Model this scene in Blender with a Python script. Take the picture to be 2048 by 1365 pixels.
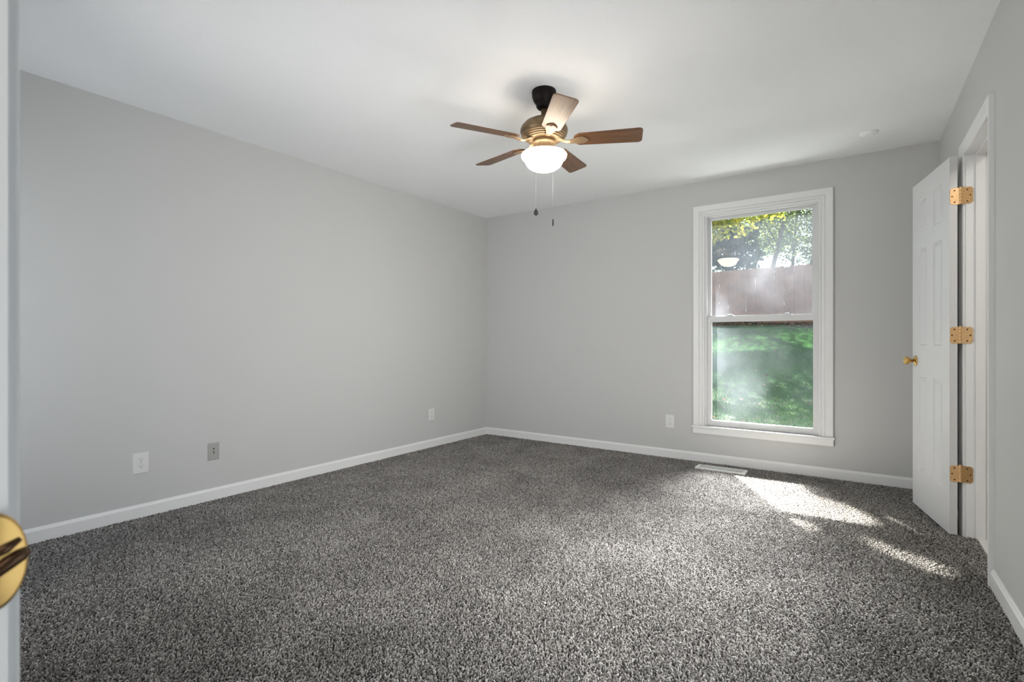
import bpy, bmesh, math, random
import numpy as np
from mathutils import Vector, Matrix

for o in list(bpy.data.objects):
    bpy.data.objects.remove(o, do_unlink=True)
S = bpy.context.scene
COL = S.collection
random.seed(7)
rng = np.random.default_rng(7)
R = math.radians

# ------------------------------------------------------------------ camera
YAW = 34.85
CAMZ = 1.053
cd = bpy.data.cameras.new('camera')
cd.sensor_width = 36
cd.lens = 1032.6 / 2048 * 36
cd.clip_start = 0.02
cd.dof.use_dof = True
cd.dof.focus_distance = 3.6
cd.dof.aperture_fstop = 9
cam = bpy.data.objects.new('camera', cd)
cam.location = (0, 0, CAMZ)
cam.rotation_euler = (R(90), 0, R(YAW))
COL.objects.link(cam)
S.camera = cam

# ------------------------------------------------------------------ world
SUN_EL = R(42.5)
SD = Vector((-0.492 * math.cos(SUN_EL), 0.871 * math.cos(SUN_EL), math.sin(SUN_EL))).normalized()
w = bpy.data.worlds.new('sky')
S.world = w
w.use_nodes = True
nt = w.node_tree
nt.nodes.clear()
wo = nt.nodes.new('ShaderNodeOutputWorld')
bg = nt.nodes.new('ShaderNodeBackground')
tc = nt.nodes.new('ShaderNodeTexCoord')
sx = nt.nodes.new('ShaderNodeSeparateXYZ')
rp = nt.nodes.new('ShaderNodeValToRGB')
rp.color_ramp.elements[0].position = 0.0
rp.color_ramp.elements[0].color = (0.80, 0.90, 1.0, 1)
rp.color_ramp.elements[1].position = 0.7
rp.color_ramp.elements[1].color = (0.50, 0.60, 0.78, 1)
nt.links.new(tc.outputs['Generated'], sx.inputs[0])
nt.links.new(sx.outputs['Z'], rp.inputs[0])
nt.links.new(rp.outputs[0], bg.inputs[0])
bg.inputs[1].default_value = 1.9
nt.links.new(bg.outputs[0], wo.inputs[0])

# ------------------------------------------------------------------ sun, lights, exposure
sl = bpy.data.lights.new('sun', 'SUN')
sl.energy = 66
sl.angle = R(0.53)
sl.color = (1.0, 0.96, 0.88)
so = bpy.data.objects.new('sun', sl)
so.rotation_euler = SD.to_track_quat('Z', 'Y').to_euler()
so.location = (-20, 30, 30)
COL.objects.link(so)


def area(name, loc, aim, sx_, sy_, power, color=(1, 1, 1), spread=180):
    l = bpy.data.lights.new(name, 'AREA')
    l.shape = 'RECTANGLE'
    l.size = sx_
    l.size_y = sy_
    l.energy = power
    l.color = color
    l.spread = R(spread)
    o = bpy.data.objects.new(name, l)
    o.location = loc
    o.rotation_euler = (Vector(loc) - Vector(aim)).to_track_quat('Z', 'Y').to_euler()
    COL.objects.link(o)
    return o


# added fill light set in an invented opening in the right wall
area('side_fill_light', (0.475, 0.90, 0.80), (-3.3, 3.3, 1.2), 1.16, 0.95, 22.5, (1.0, 0.995, 0.985), 86)
# added fill light at an invented opening, far left in the front wall
area('front_fill_light', (-3.0, 0.11, 1.10), (0.2, 3.6, 1.0), 0.85, 1.40, 15.5, (1.0, 0.995, 0.985), 110)
# added fill light, unseen behind the doorway the camera stands in
area('hall_fill_light', (-0.04, -1.30, 1.00), (-2.4, 4.4, 3.0), 0.72, 1.6, 6, (1.0, 0.99, 0.97), 66)
# added lamp over the back yard, strengthening the skylight through the tall window
area('yard_fill_light', (-0.95, 10.5, 5.95), (-0.76, 4.7, 1.35), 5.6, 2.0, 760, (0.97, 0.98, 1.0), 37)
# added overhead fill light, unseen behind the doorway
area('hall_top_fill', (0.0, -0.75, 2.36), (0, -0.75, 0), 0.7, 0.9, 4, (1, 0.97, 0.93))
# added upward fill light outside, under the window, brightening the ceiling
area('ceiling_fill_light', (-0.9, 5.45, -0.02), (-1.3, 2.6, 2.5), 2.6, 0.6, 38, (1.0, 0.99, 0.97), 150)
# lamp in the small room behind the right-hand doorway
area('small_room_lamp', (1.1, 2.7, 2.35), (1.1, 2.7, 0), 0.5, 0.5, 12, (1, 0.96, 0.91))

S.view_settings.view_transform = 'Standard'
S.view_settings.look = 'None'
S.view_settings.exposure = 0.16
S.view_settings.gamma = 1
S.view_settings.use_curve_mapping = False

# ------------------------------------------------------------------ materials
def mat(name, color=(0.8, 0.8, 0.8), rough=0.5, metal=0.0, spec=0.5, bump=None, vary=None, coat=0):
    """bump = (scale, strength, distance); vary = (scale, amount)"""
    m = bpy.data.materials.new(name)
    m.use_nodes = True
    n = m.node_tree
    b = n.nodes['Principled BSDF']
    b.inputs['Base Color'].default_value = (*color, 1)
    b.inputs['Roughness'].default_value = rough
    b.inputs['Metallic'].default_value = metal
    b.inputs['Specular IOR Level'].default_value = spec
    b.inputs['Coat Weight'].default_value = coat
    t = n.nodes.new('ShaderNodeTexCoord')
    if bump:
        nz = n.nodes.new('ShaderNodeTexNoise')
        nz.inputs['Scale'].default_value = bump[0]
        nz.inputs['Detail'].default_value = 3
        bp = n.nodes.new('ShaderNodeBump')
        bp.inputs['Strength'].default_value = bump[1]
        bp.inputs['Distance'].default_value = bump[2]
        n.links.new(t.outputs['Object'], nz.inputs['Vector'])
        n.links.new(nz.outputs[0], bp.inputs['Height'])
        n.links.new(bp.outputs[0], b.inputs['Normal'])
    if vary:
        nz = n.nodes.new('ShaderNodeTexNoise')
        nz.inputs['Scale'].default_value = vary[0]
        nz.inputs['Detail'].default_value = 4
        cr = n.nodes.new('ShaderNodeValToRGB')
        a = vary[1]
        cr.color_ramp.elements[0].position = 0.3
        cr.color_ramp.elements[1].position = 0.7
        cr.color_ramp.elements[0].color = (*[c * (1 - a) for c in color], 1)
        cr.color_ramp.elements[1].color = (*[min(1, c * (1 + a)) for c in color], 1)
        n.links.new(t.outputs['Object'], nz.inputs['Vector'])
        n.links.new(nz.outputs[0], cr.inputs[0])
        n.links.new(cr.outputs[0], b.inputs['Base Color'])
    return m


M = {}
M['wall'] = mat('grey_wall_paint', (0.545, 0.545, 0.535), 0.7, 0, 0.3, (220, 0.12, 0.001))
M['ceiling'] = mat('white_ceiling_paint', (0.93, 0.93, 0.93), 0.85, 0, 0.2, (160, 0.45, 0.004))
M['trim'] = mat('white_trim_paint', (0.78, 0.78, 0.772), 0.35, 0, 0.5)
M['door'] = mat('white_door_paint', (0.64, 0.64, 0.64), 0.4, 0, 0.5, (60, 0.05, 0.0006))
M['vinyl'] = mat('white_vinyl', (0.66, 0.66, 0.66), 0.3, 0, 0.5)
M['plate'] = mat('white_plastic_plate', (0.70, 0.70, 0.685), 0.35)
M['plate_grey'] = mat('aged_grey_plate', (0.37, 0.365, 0.345), 0.4)
M['slot'] = mat('dark_slot', (0.02, 0.02, 0.02), 0.6)
M['brass'] = mat('polished_brass', (0.60, 0.38, 0.13), 0.30, 0.95, vary=(30, 0.08))
M['brass_satin'] = mat('satin_brass', (0.74, 0.48, 0.24), 0.45, 0.55, vary=(90, 0.10))
M['brass_worn'] = mat('worn_brass', (0.46, 0.28, 0.12), 0.45, 0.6, bump=(260, 0.5, 0.001), vary=(220, 0.35))
M['bronze_dark'] = mat('dark_reflection_bronze', (0.10, 0.055, 0.03), 0.32, 0.8, vary=(120, 0.35))
M['fan_bronze'] = mat('antique_bronze', (0.20, 0.135, 0.072), 0.42, 0.45)
M['fan_shaded'] = mat('shaded_bronze', (0.006, 0.0035, 0.0025), 0.5, 0.0, 0.15)  # shaded copy of the fan bronze, the canopy's shade put into its colour
M['iron'] = mat('antique_bronze_bracket', (0.27, 0.185, 0.11), 0.38, 0.4)
M['chain'] = mat('steel_chain', (0.55, 0.52, 0.48), 0.35, 0.8)
M['fob'] = mat('dark_wood_fob', (0.02, 0.018, 0.016), 0.45)
M['tile'] = mat('pale_floor_tile', (0.72, 0.71, 0.68), 0.4)
M['register'] = mat('white_register_metal', (0.85, 0.84, 0.81), 0.4)
M['bark'] = mat('tree_bark', (0.10, 0.085, 0.07), 0.9, bump=(12, 0.8, 0.03), vary=(6, 0.3))
M['fence'] = mat('red_cedar_fence', (0.22, 0.125, 0.095), 0.85, vary=(3, 0.2))
M['siding'] = mat('house_siding', (0.55, 0.53, 0.5), 0.8)

# wood blades
m = bpy.data.materials.new('walnut_blade')
m.use_nodes = True
n = m.node_tree
b = n.nodes['Principled BSDF']
b.inputs['Roughness'].default_value = 0.38
b.inputs['Specular IOR Level'].default_value = 0.75
t = n.nodes.new('ShaderNodeTexCoord')
mp = n.nodes.new('ShaderNodeMapping')
mp.inputs['Scale'].default_value = (2.5, 40, 40)
nz = n.nodes.new('ShaderNodeTexNoise')
nz.inputs['Scale'].default_value = 2.2
nz.inputs['Detail'].default_value = 5
nz.inputs['Distortion'].default_value = 0.6
cr = n.nodes.new('ShaderNodeValToRGB')
cr.color_ramp.elements[0].position = 0.3
cr.color_ramp.elements[0].color = (0.075, 0.032, 0.012, 1)
cr.color_ramp.elements[1].position = 0.72
cr.color_ramp.elements[1].color = (0.18, 0.085, 0.034, 1)
n.links.new(t.outputs['Object'], mp.inputs[0])
n.links.new(mp.outputs[0], nz.inputs['Vector'])
n.links.new(nz.outputs[0], cr.inputs[0])
n.links.new(cr.outputs[0], b.inputs['Base Color'])
M['blade'] = m

# lit glass bowl
m = bpy.data.materials.new('lit_opal_glass')
m.use_nodes = True
b = m.node_tree.nodes['Principled BSDF']
b.inputs['Base Color'].default_value = (0.85, 0.82, 0.78, 1)
b.inputs['Roughness'].default_value = 0.25
b.inputs['Emission Color'].default_value = (1.0, 0.87, 0.70, 1)
b.inputs['Emission Strength'].default_value = 13.0
M['bowl'] = m


def math_node(n, op, a, b_=None, clamp=False):
    k = n.nodes.new('ShaderNodeMath')
    k.operation = op
    k.use_clamp = clamp
    for i, v in enumerate((a, b_)):
        if v is None:
            continue
        if isinstance(v, (int, float)):
            k.inputs[i].default_value = v
        else:
            n.links.new(v, k.inputs[i])
    return k.outputs[0]


def glass_mat(name, dirt):
    m = bpy.data.materials.new(name)
    m.use_nodes = True
    n = m.node_tree
    n.nodes.clear()
    out = n.nodes.new('ShaderNodeOutputMaterial')
    tr = n.nodes.new('ShaderNodeBsdfTransparent')
    tr.inputs[0].default_value = (0.97, 0.98, 0.98, 1)
    gl = n.nodes.new('ShaderNodeBsdfGlossy')
    gl.inputs['Roughness'].default_value = 0.0
    fr = n.nodes.new('ShaderNodeFresnel')
    gb = n.nodes.new('ShaderNodeNewGeometry')
    n.links.new(math_node(n, 'SUBTRACT', 1.5, math_node(n, 'MULTIPLY', gb.outputs['Backfacing'], 0.83333)), fr.inputs[0])
    mx = n.nodes.new('ShaderNodeMixShader')
    n.links.new(fr.outputs[0], mx.inputs[0])
    n.links.new(tr.outputs[0], mx.inputs[1])
    n.links.new(gl.outputs[0], mx.inputs[2])
    # streaky film of dirt that scatters the sun
    tl = n.nodes.new('ShaderNodeBsdfTranslucent')
    tl.inputs[0].default_value = (0.80, 0.88, 1.0, 1)
    mx2 = n.nodes.new('ShaderNodeMixShader')
    n.links.new(mx.outputs[0], mx2.inputs[1])
    n.links.new(tl.outputs[0], mx2.inputs[2])
    t = n.nodes.new('ShaderNodeTexCoord')
    val = dirt(n, t.outputs['Object'])
    n.links.new(val, mx2.inputs[0])
    n.links.new(mx2.outputs[0], out.inputs[0])
    return m


def smear(n, co, x, z, rx, rz, amt, ang=0.0, nscale=6):
    """one soft-edged smear of film: centre, half sizes, amount"""
    mp = n.nodes.new('ShaderNodeMapping')
    mp.vector_type = 'TEXTURE'
    mp.inputs['Location'].default_value = (x, 0, z)
    mp.inputs['Rotation'].default_value = (0, ang, 0)
    mp.inputs['Scale'].default_value = (rx, 1000, rz)
    n.links.new(co, mp.inputs[0])
    g = n.nodes.new('ShaderNodeTexGradient')
    g.gradient_type = 'SPHERICAL'
    n.links.new(mp.outputs[0], g.inputs[0])
    nz = n.nodes.new('ShaderNodeTexNoise')
    nz.inputs['Scale'].default_value = nscale
    nz.inputs['Detail'].default_value = 4
    n.links.new(co, nz.inputs['Vector'])
    s = math_node(n, 'MULTIPLY', g.outputs['Fac'], math_node(n, 'ADD', nz.outputs[0], 0.45))
    return math_node(n, 'MULTIPLY', s, amt)


def dirt_lower(n, co):
    nz = n.nodes.new('ShaderNodeTexNoise')
    nz.inputs['Scale'].default_value = 5
    n.links.new(co, nz.inputs['Vector'])
    v = math_node(n, 'MULTIPLY', nz.outputs[0], 0.008)
    for a in ((-1.14, 1.06, 0.16, 0.42, 0.013), (-1.05, 0.86, 0.18, 0.34, 0.006, 0.35), (-0.92, 0.56, 0.20, 0.30, 0.008, 0.3), (-0.95, 0.72, 0.3, 0.4, 0.004)):
        v = math_node(n, 'ADD', v, smear(n, co, *a))
    return v


def dirt_upper(n, co):
    nz = n.nodes.new('ShaderNodeTexNoise')
    nz.inputs['Scale'].default_value = 4
    n.links.new(co, nz.inputs['Vector'])
    v = math_node(n, 'MULTIPLY', nz.outputs[0], 0.016)
    for a in ((-0.75, 1.62, 0.5, 0.35, 0.010), (-1.09, 1.30, 0.11, 0.19, 0.008), (-0.62, 1.75, 0.3, 0.5, 0.006)):
        v = math_node(n, 'ADD', v, smear(n, co, *a))
    return v


M['glass_lower'] = glass_mat('lower_pane_glass', dirt_lower)
M['glass_upper'] = glass_mat('upper_pane_glass', dirt_upper)


def leaf_mat(name, c0, c1, trans=0.5):
    m = bpy.data.materials.new(name)
    m.use_nodes = True
    n = m.node_tree
    n.nodes.clear()
    out = n.nodes.new('ShaderNodeOutputMaterial')
    at = n.nodes.new('ShaderNodeAttribute')
    at.attribute_name = 'rnd'
    cr = n.nodes.new('ShaderNodeValToRGB')
    cr.color_ramp.elements[0].color = (*c0, 1)
    cr.color_ramp.elements[1].color = (*c1, 1)
    n.links.new(at.outputs['Fac'], cr.inputs[0])
    df = n.nodes.new('ShaderNodeBsdfDiffuse')
    tl = n.nodes.new('ShaderNodeBsdfTranslucent')
    mx = n.nodes.new('ShaderNodeMixShader')
    mx.inputs[0].default_value = trans
    n.links.new(cr.outputs[0], df.inputs[0])
    n.links.new(cr.outputs[0], tl.inputs[0])
    n.links.new(df.outputs[0], mx.inputs[1])
    n.links.new(tl.outputs[0], mx.inputs[2])
    n.links.new(mx.outputs[0], out.inputs[0])
    return m


M['leaf_yellow'] = leaf_mat('yellow_green_leaves', (0.14, 0.21, 0.02), (0.66, 0.58, 0.05), 0.62)
M['leaf_dark'] = leaf_mat('dark_green_leaves', (0.015, 0.035, 0.015), (0.06, 0.10, 0.035), 0.3)
M['leaf_mid'] = leaf_mat('mid_green_leaves', (0.04, 0.08, 0.03), (0.20, 0.24, 0.08), 0.45)
M['leaf_litter'] = leaf_mat('fallen_leaves', (0.05, 0.035, 0.028), (0.24, 0.15, 0.10), 0.1)
M['grass'] = leaf_mat('grass_blades', (0.018, 0.078, 0.026), (0.075, 0.18, 0.048), 0.3)
M['soil'] = mat('lawn_soil', (0.035, 0.055, 0.022), 0.95, vary=(2.5, 0.35))

# carpet yarn
m = bpy.data.materials.new('grey_carpet_yarn')
m.use_nodes = True
n = m.node_tree
b = n.nodes['Principled BSDF']
b.inputs['Roughness'].default_value = 0.95
b.inputs['Specular IOR Level'].default_value = 0.15
at = n.nodes.new('ShaderNodeAttribute')
at.attribute_name = 'rnd'
cr = n.nodes.new('ShaderNodeValToRGB')
cr.color_ramp.elements[0].position = 0.0
cr.color_ramp.elements[0].color = (0.08, 0.074, 0.069, 1)
cr.color_ramp.elements[1].position = 1.0
cr.color_ramp.elements[1].color = (0.575, 0.55, 0.52, 1)
e = cr.color_ramp.elements.new(0.45)
e.color = (0.265, 0.25, 0.234, 1)
n.links.new(at.outputs['Fac'], cr.inputs[0])
ge = n.nodes.new('ShaderNodeNewGeometry')
nz = n.nodes.new('ShaderNodeTexNoise')
nz.inputs['Scale'].default_value = 2.6
nz.inputs['Detail'].default_value = 3
nz.inputs['Distortion'].default_value = 0.8
n.links.new(ge.outputs['Position'], nz.inputs['Vector'])
mr = n.nodes.new('ShaderNodeMapRange')
mr.inputs['From Min'].default_value = 0.3
mr.inputs['From Max'].default_value = 0.7
mr.inputs['To Min'].default_value = 0.82
mr.inputs['To Max'].default_value = 1.18
n.links.new(nz.outputs[0], mr.inputs[0])
mu = n.nodes.new('ShaderNodeVectorMath')
mu.operation = 'SCALE'
n.links.new(cr.outputs[0], mu.inputs[0])
n.links.new(mr.outputs[0], mu.inputs['Scale'])
n.links.new(mu.outputs[0], b.inputs['Base Color'])
M['yarn'] = m
M['carpet_backing'] = mat('carpet_backing', (0.07, 0.065, 0.06), 1.0)


# ------------------------------------------------------------------ mesh helpers
def obj(name, bm, material=None, parent=None, smooth=False, bevel=0, origin=None, mats=None, segs=2):
    me = bpy.data.meshes.new(name)
    bmesh.ops.recalc_face_normals(bm, faces=bm.faces)
    bm.to_mesh(me)
    bm.free()
    for k in (mats or [material]):
        me.materials.append(k)
    if smooth:
        for p in me.polygons:
            p.use_smooth = True
    o = bpy.data.objects.new(name, me)
    COL.objects.link(o)
    if origin is not None:
        me.transform(Matrix.Translation(-Vector(origin)))
        o.location = origin
    if parent:
        o.parent = parent
        if origin is None and parent.type == 'EMPTY' and parent.get('world_parts'):
            o.matrix_parent_inverse = parent.matrix_basis.inverted()
    if bevel:
        bv = o.modifiers.new('bevel', 'BEVEL')
        bv.width = bevel
        bv.segments = segs
        bv.limit_method = 'ANGLE'
        bv.harden_normals = False
    return o


def tag(o, label=None, cat=None, group=None, kind=None):
    if label:
        o['label'] = label
    if cat:
        o['category'] = cat
    if group:
        o['group'] = group
    if kind:
        o['kind'] = kind
    return o


def empty(name, loc, label, cat, rz=0, group=None, kind=None, world_parts=False):
    o = bpy.data.objects.new(name, None)
    o.empty_display_size = 0.05
    o.location = loc
    o.rotation_euler = (0, 0, rz)
    COL.objects.link(o)
    if world_parts:
        o['world_parts'] = 1
    return tag(o, label, cat, group, kind)


IDF = lambda x, y, z: (x, y, z)


def box(bm, x0, x1, y0, y1, z0, z1, f=IDF, mi=0):
    v = [bm.verts.new(f(x, y, z)) for z in (z0, z1) for y in (y0, y1) for x in (x0, x1)]
    for q in ((0, 2, 3, 1), (4, 5, 7, 6), (0, 1, 5, 4), (2, 6, 7, 3), (0, 4, 6, 2), (1, 3, 7, 5)):
        fc = bm.faces.new([v[i] for i in q])
        fc.material_index = mi
    return v


def prism(bm, pts, d0, d1, f, mi=0):
    """polygon pts (a,b) between depths d0 and d1, mapped f(a,b,d)"""
    A = [bm.verts.new(f(a, b_, d0)) for a, b_ in pts]
    B = [bm.verts.new(f(a, b_, d1)) for a, b_ in pts]
    k = len(pts)
    fs = [bm.faces.new(A), bm.faces.new(B[::-1])]
    for i in range(k):
        fs.append(bm.faces.new((A[i], B[i], B[(i + 1) % k], A[(i + 1) % k])))
    for q in fs:
        q.material_index = mi


def lathe(bm, prof, c=(0, 0, 0), n=40, axis=None, mi=0):
    """prof = [(r,z)...] round z through c, or round direction axis"""
    rot = Vector((0, 0, 1)).rotation_difference(Vector(axis)).to_matrix() if axis is not None else Matrix.Identity(3)
    rings = []
    for r, z in prof:
        if r < 1e-6:
            rings.append([bm.verts.new(Vector(c) + rot @ Vector((0, 0, z)))])
        else:
            rings.append([bm.verts.new(Vector(c) + rot @ Vector((r * math.cos(2 * math.pi * i / n), r * math.sin(2 * math.pi * i / n), z))) for i in range(n)])
    for a, b_ in zip(rings, rings[1:]):
        for i in range(n):
            j = (i + 1) % n
            if len(a) == 1 and len(b_) == 1:
                continue
            if len(a) == 1:
                fc = bm.faces.new((a[0], b_[i], b_[j]))
            elif len(b_) == 1:
                fc = bm.faces.new((a[i], a[j], b_[0]))
            else:
                fc = bm.faces.new((a[i], a[j], b_[j], b_[i]))
            fc.material_index = mi
            fc.smooth = True


def tube(bm, pts, rad, n=8, mi=0):
    pts = [Vector(p) for p in pts]
    if not isinstance(rad, (list, tuple)):
        rad = [rad] * len(pts)
    rings = []
    up = Vector((0.13, 0.21, 1)).normalized()
    for i, p in enumerate(pts):
        d = (pts[min(i + 1, len(pts) - 1)] - pts[max(i - 1, 0)]).normalized()
        a = d.cross(up)
        if a.length < 1e-3:
            a = d.cross(Vector((1, 0, 0)))
        a.normalize()
        b_ = d.cross(a)
        rings.append([bm.verts.new(p + (a * math.cos(2 * math.pi * k / n) + b_ * math.sin(2 * math.pi * k / n)) * rad[i]) for k in range(n)])
    for a, b_ in zip(rings, rings[1:]):
        for k in range(n):
            fc = bm.faces.new((a[k], a[(k + 1) % n], b_[(k + 1) % n], b_[k]))
            fc.smooth = True
            fc.material_index = mi
    for q in (rings[0], rings[-1][::-1]):
        fc = bm.faces.new(q)
        fc.material_index = mi


def casing(bm, x0, x1, zb, zt, prof, f, legs=(True, True)):
    """U-shaped mitred casing; prof = closed polygon of (offset from inner edge, projection)"""
    cols = []
    for a, d in prof:
        cols.append([bm.verts.new(f(*q, d)) for q in ((x0 - a, zb), (x0 - a, zt + a), (x1 + a, zt + a), (x1 + a, zb))])
    k = len(prof)
    for i in range(k):
        A, B = cols[i], cols[(i + 1) % k]
        for j in range(3):
            bm.faces.new((A[j], A[j + 1], B[j + 1], B[j]))
    bm.faces.new([c[0] for c in cols])
    bm.faces.new([c[3] for c in cols][::-1])


def numpy_mesh(name, verts, faces_flat, loop_tot, attr=None, material=None):
    """verts Nx3, faces_flat loop vertex indices, loop_tot per-face sizes, attr per-vertex float 'rnd'"""
    me = bpy.data.meshes.new(name)
    me.vertices.add(len(verts))
    me.vertices.foreach_set('co', verts.astype(np.float32).ravel())
    me.loops.add(len(faces_flat))
    me.loops.foreach_set('vertex_index', faces_flat.astype(np.int32))
    me.polygons.add(len(loop_tot))
    st = np.concatenate(([0], np.cumsum(loop_tot)[:-1])).astype(np.int32)
    me.polygons.foreach_set('loop_start', st)
    me.update(calc_edges=True)
    if attr is not None:
        a = me.attributes.new('rnd', 'FLOAT', 'POINT')
        a.data.foreach_set('value', attr.astype(np.float32))
    if material:
        me.materials.append(material)
    return me


# ------------------------------------------------------------------ room shell
XL, YB, H = -3.578, 4.632, 2.443
YF = 0.0804                      # inner face of the front wall
TB = 0.17                        # back wall thickness
SL = 0.0245                      # the right wall runs very slightly out of square
RO = Vector((0.389, YB, 0))
RU = Vector((SL, -1, 0)).normalized()
RN = Vector((-1, -SL, 0)).normalized()


def RW(s, d, z):                 # right wall frame: s from the back corner, d into the room
    p = RO + RU * s + RN * d
    return (p.x, p.y, z)


# floor with the carpet backing
bm = bmesh.new()
box(bm, XL - 0.1, 0.60, -0.03, YB + 0.1, -0.12, -0.006)
tag(obj('floor', bm, M['carpet_backing']), 'floor under the dark speckled grey carpet', 'floor', kind='structure')

bm = bmesh.new()
box(bm, XL - 0.12, 0.60, -0.06, YB + TB, H, H + 0.2)
tag(obj('ceiling', bm, M['ceiling']), 'plain white lightly textured ceiling', 'ceiling', kind='structure')

bm = bmesh.new()
box(bm, XL - 0.12, XL, -0.06, YB + TB, -0.12, H)
tag(obj('wall_left', bm, M['wall']), 'long plain light grey wall on the left', 'wall', kind='structure')


def wall_with_hole(bm, a0, a1, h0, h1, z0, z1, zt, d0, d1, f):
    """wall a0..a1 x 0..zt with one opening, mapped f(a,d,z)"""
    av = [a0, h0, h1, a1]
    zv = [-0.12, z0, z1, zt]
    for i in range(3):
        for j in range(3):
            if i == 1 and j == 1:
                continue
            if zv[j + 1] - zv[j] < 1e-6:
                continue
            box(bm, av[i], av[i + 1], d0, d1, zv[j], zv[j + 1], f)
    bmesh.ops.remove_doubles(bm, verts=bm.verts, dist=1e-5)
    # drop the faces shared by two neighbouring boxes
    seen = {}
    bm.verts.index_update()
    for fc in list(bm.faces):
        seen.setdefault(tuple(sorted(v.index for v in fc.verts)), []).append(fc)
    kill = [x for l in seen.values() if len(l) > 1 for x in l]
    if kill:
        bmesh.ops.delete(bm, geom=kill, context='FACES_ONLY')


WX0, WX1, WZ0, WZ1 = -1.195, -0.325, 0.300, 2.140      # window opening
bm = bmesh.new()
wall_with_hole(bm, XL, 0.62, WX0, WX1, WZ0, WZ1, H, YB, YB + TB, IDF)
tag(obj('wall_back', bm, M['wall']), 'light grey end wall with the tall window', 'wall', kind='structure')

DS0, DS1, DZ = 0.978, 1.590, 2.045                      # right doorway, along the right wall
WTH = 0.115
bm = bmesh.new()
wall_with_hole(bm, 0.0, 2.4, DS0 - 0.018, DS1 + 0.018, -0.12, DZ + 0.018, H, -WTH, 0, lambda a, d, z: RW(a, d, z))
wall_with_hole(bm, 2.4, 4.72, 3.10, 4.36, 0.24, 1.36, H, -WTH, 0, lambda a, d, z: RW(a, d, z))
bmesh.ops.remove_doubles(bm, verts=bm.verts, dist=1e-5)
tag(obj('wall_right', bm, M['wall']), 'light grey wall on the right beside the doorway', 'wall', kind='structure')

# front wall with the doorway the camera stands in
bm = bmesh.new()
for (x0, x1, z0, z1) in ((XL, -3.5, -0.12, H), (-3.5, -2.5, -0.12, 0.38), (-3.5, -2.5, 1.94, H), (-2.5, -0.438, -0.12, H), (-0.438, 0.36, 2.06, H), (0.36, 0.62, -0.12, H)):
    box(bm, x0, x1, -0.04, YF, z0, z1)
tag(obj('wall_front', bm, M['wall']), 'grey wall around the doorway at the photo edge', 'wall', kind='structure')

# hall behind the camera and small room behind the right-hand doorway
bm = bmesh.new()
box(bm, -0.85, 0.62, -1.75, -0.04, -0.12, -0.004)
tag(obj('floor_hall', bm, M['carpet_backing']), 'hall floor behind the doorway', 'floor', kind='structure')
bm = bmesh.new()
box(bm, -0.95, -0.85, -1.75, -0.04, -0.12, H)
box(bm, 0.62, 0.72, -1.75, -0.04, -0.12, H)
box(bm, -0.95, 0.72, -1.85, -1.75, -0.12, H)
box(bm, -0.95, 0.72, -1.85, -0.06, H, H + 0.1)
tag(obj('wall_hall', bm, M['wall']), 'hall walls behind the doorway', 'wall', kind='structure')
bm = bmesh.new()
box(bm, 0.60, 2.2, 1.9, 4.3, -0.12, 0.0)
tag(obj('floor_side', bm, M['tile']), 'pale tile floor beyond the right doorway', 'floor', kind='structure')
bm = bmesh.new()
box(bm, 0.545, 2.2, 4.3, 4.4, -0.12, H)
box(bm, 0.565, 2.2, 1.8, 1.9, -0.12, H)
box(bm, 2.2, 2.3, 1.8, 4.4, -0.12, H)
box(bm, 0.58, 2.3, 1.8, 4.4, H, H + 0.1)
tag(obj('wall_side', bm, mat('cream_wall_paint', (0.75, 0.72, 0.68), 0.7)), 'white walls of the small room beyond the doorway', 'wall', kind='structure')


# ------------------------------------------------------------------ baseboards
def base_prof(h=0.080, t=0.014):
    return [(0, 0), (t, 0), (t, h - 0.016), (t - 0.004, h - 0.010), (t - 0.008, h - 0.002), (t - 0.010, h), (0, h)]


def baseboard(name, f, a0, a1, label, bm=None):
    b_ = bm or bmesh.new()
    prism(b_, base_prof(), a0, a1, f)
    return b_


b_ = baseboard('', lambda d, z, a: (XL + d, a, z), YF, YB, '')
tag(obj('baseboard_left', b_, M['trim']), 'white baseboard along the left wall', 'baseboard', kind='structure')
b_ = baseboard('', lambda d, z, a: (a, YB - d, z), XL, 0.389, '')
tag(obj('baseboard_back', b_, M['trim']), 'white baseboard under the window wall', 'baseboard', kind='structure')
b_ = baseboard('', lambda d, z, a: RW(a, d, z), DS1 + 0.066, 4.5, '')
b_ = baseboard('', lambda d, z, a: RW(a, d, z), 0.014, DS0 - 0.066, '', b_)
tag(obj('baseboard_right', b_, M['trim']), 'white baseboard along the right wall', 'baseboard', kind='structure')

# ------------------------------------------------------------------ window
win = empty('window_1', ((WX0 + WX1) / 2, YB, WZ0), 'tall white double-hung window looking out on the lawn', 'window', kind='structure', world_parts=True)
XZ = lambda x, z, d: (x, YB - d, z)
prof = [(0, 0), (0, 0.007), (0.004, 0.010), (0.009, 0.010), (0.011, 0.004), (0.016, 0.004), (0.020, 0.012), (0.027, 0.015), (0.033, 0.015), (0.035, 0.010),
        (0.039, 0.010), (0.043, 0.020), (0.088, 0.020), (0.092, 0.017), (0.092, 0)]
bm = bmesh.new()
casing(bm, WX0 + 0.005, WX1 - 0.005, 0.319, WZ1 - 0.006, prof, XZ)
obj('casing', bm, M['trim'], win)
bm = bmesh.new()
box(bm, WX0 - 0.098, WX1 + 0.098, YB - 0.034, YB + 0.0, 0.300, 0.318)
box(bm, WX0 + 0.001, WX1 - 0.001, YB, YB + 0.03, 0.300, 0.318)
obj('stool', bm, M['trim'], win, bevel=0.004)
bm = bmesh.new()
box(bm, WX0 - 0.090, WX1 + 0.090, YB - 0.018, YB, 0.249, 0.300)
obj('apron', bm, M['trim'], win, bevel=0.003)
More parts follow.
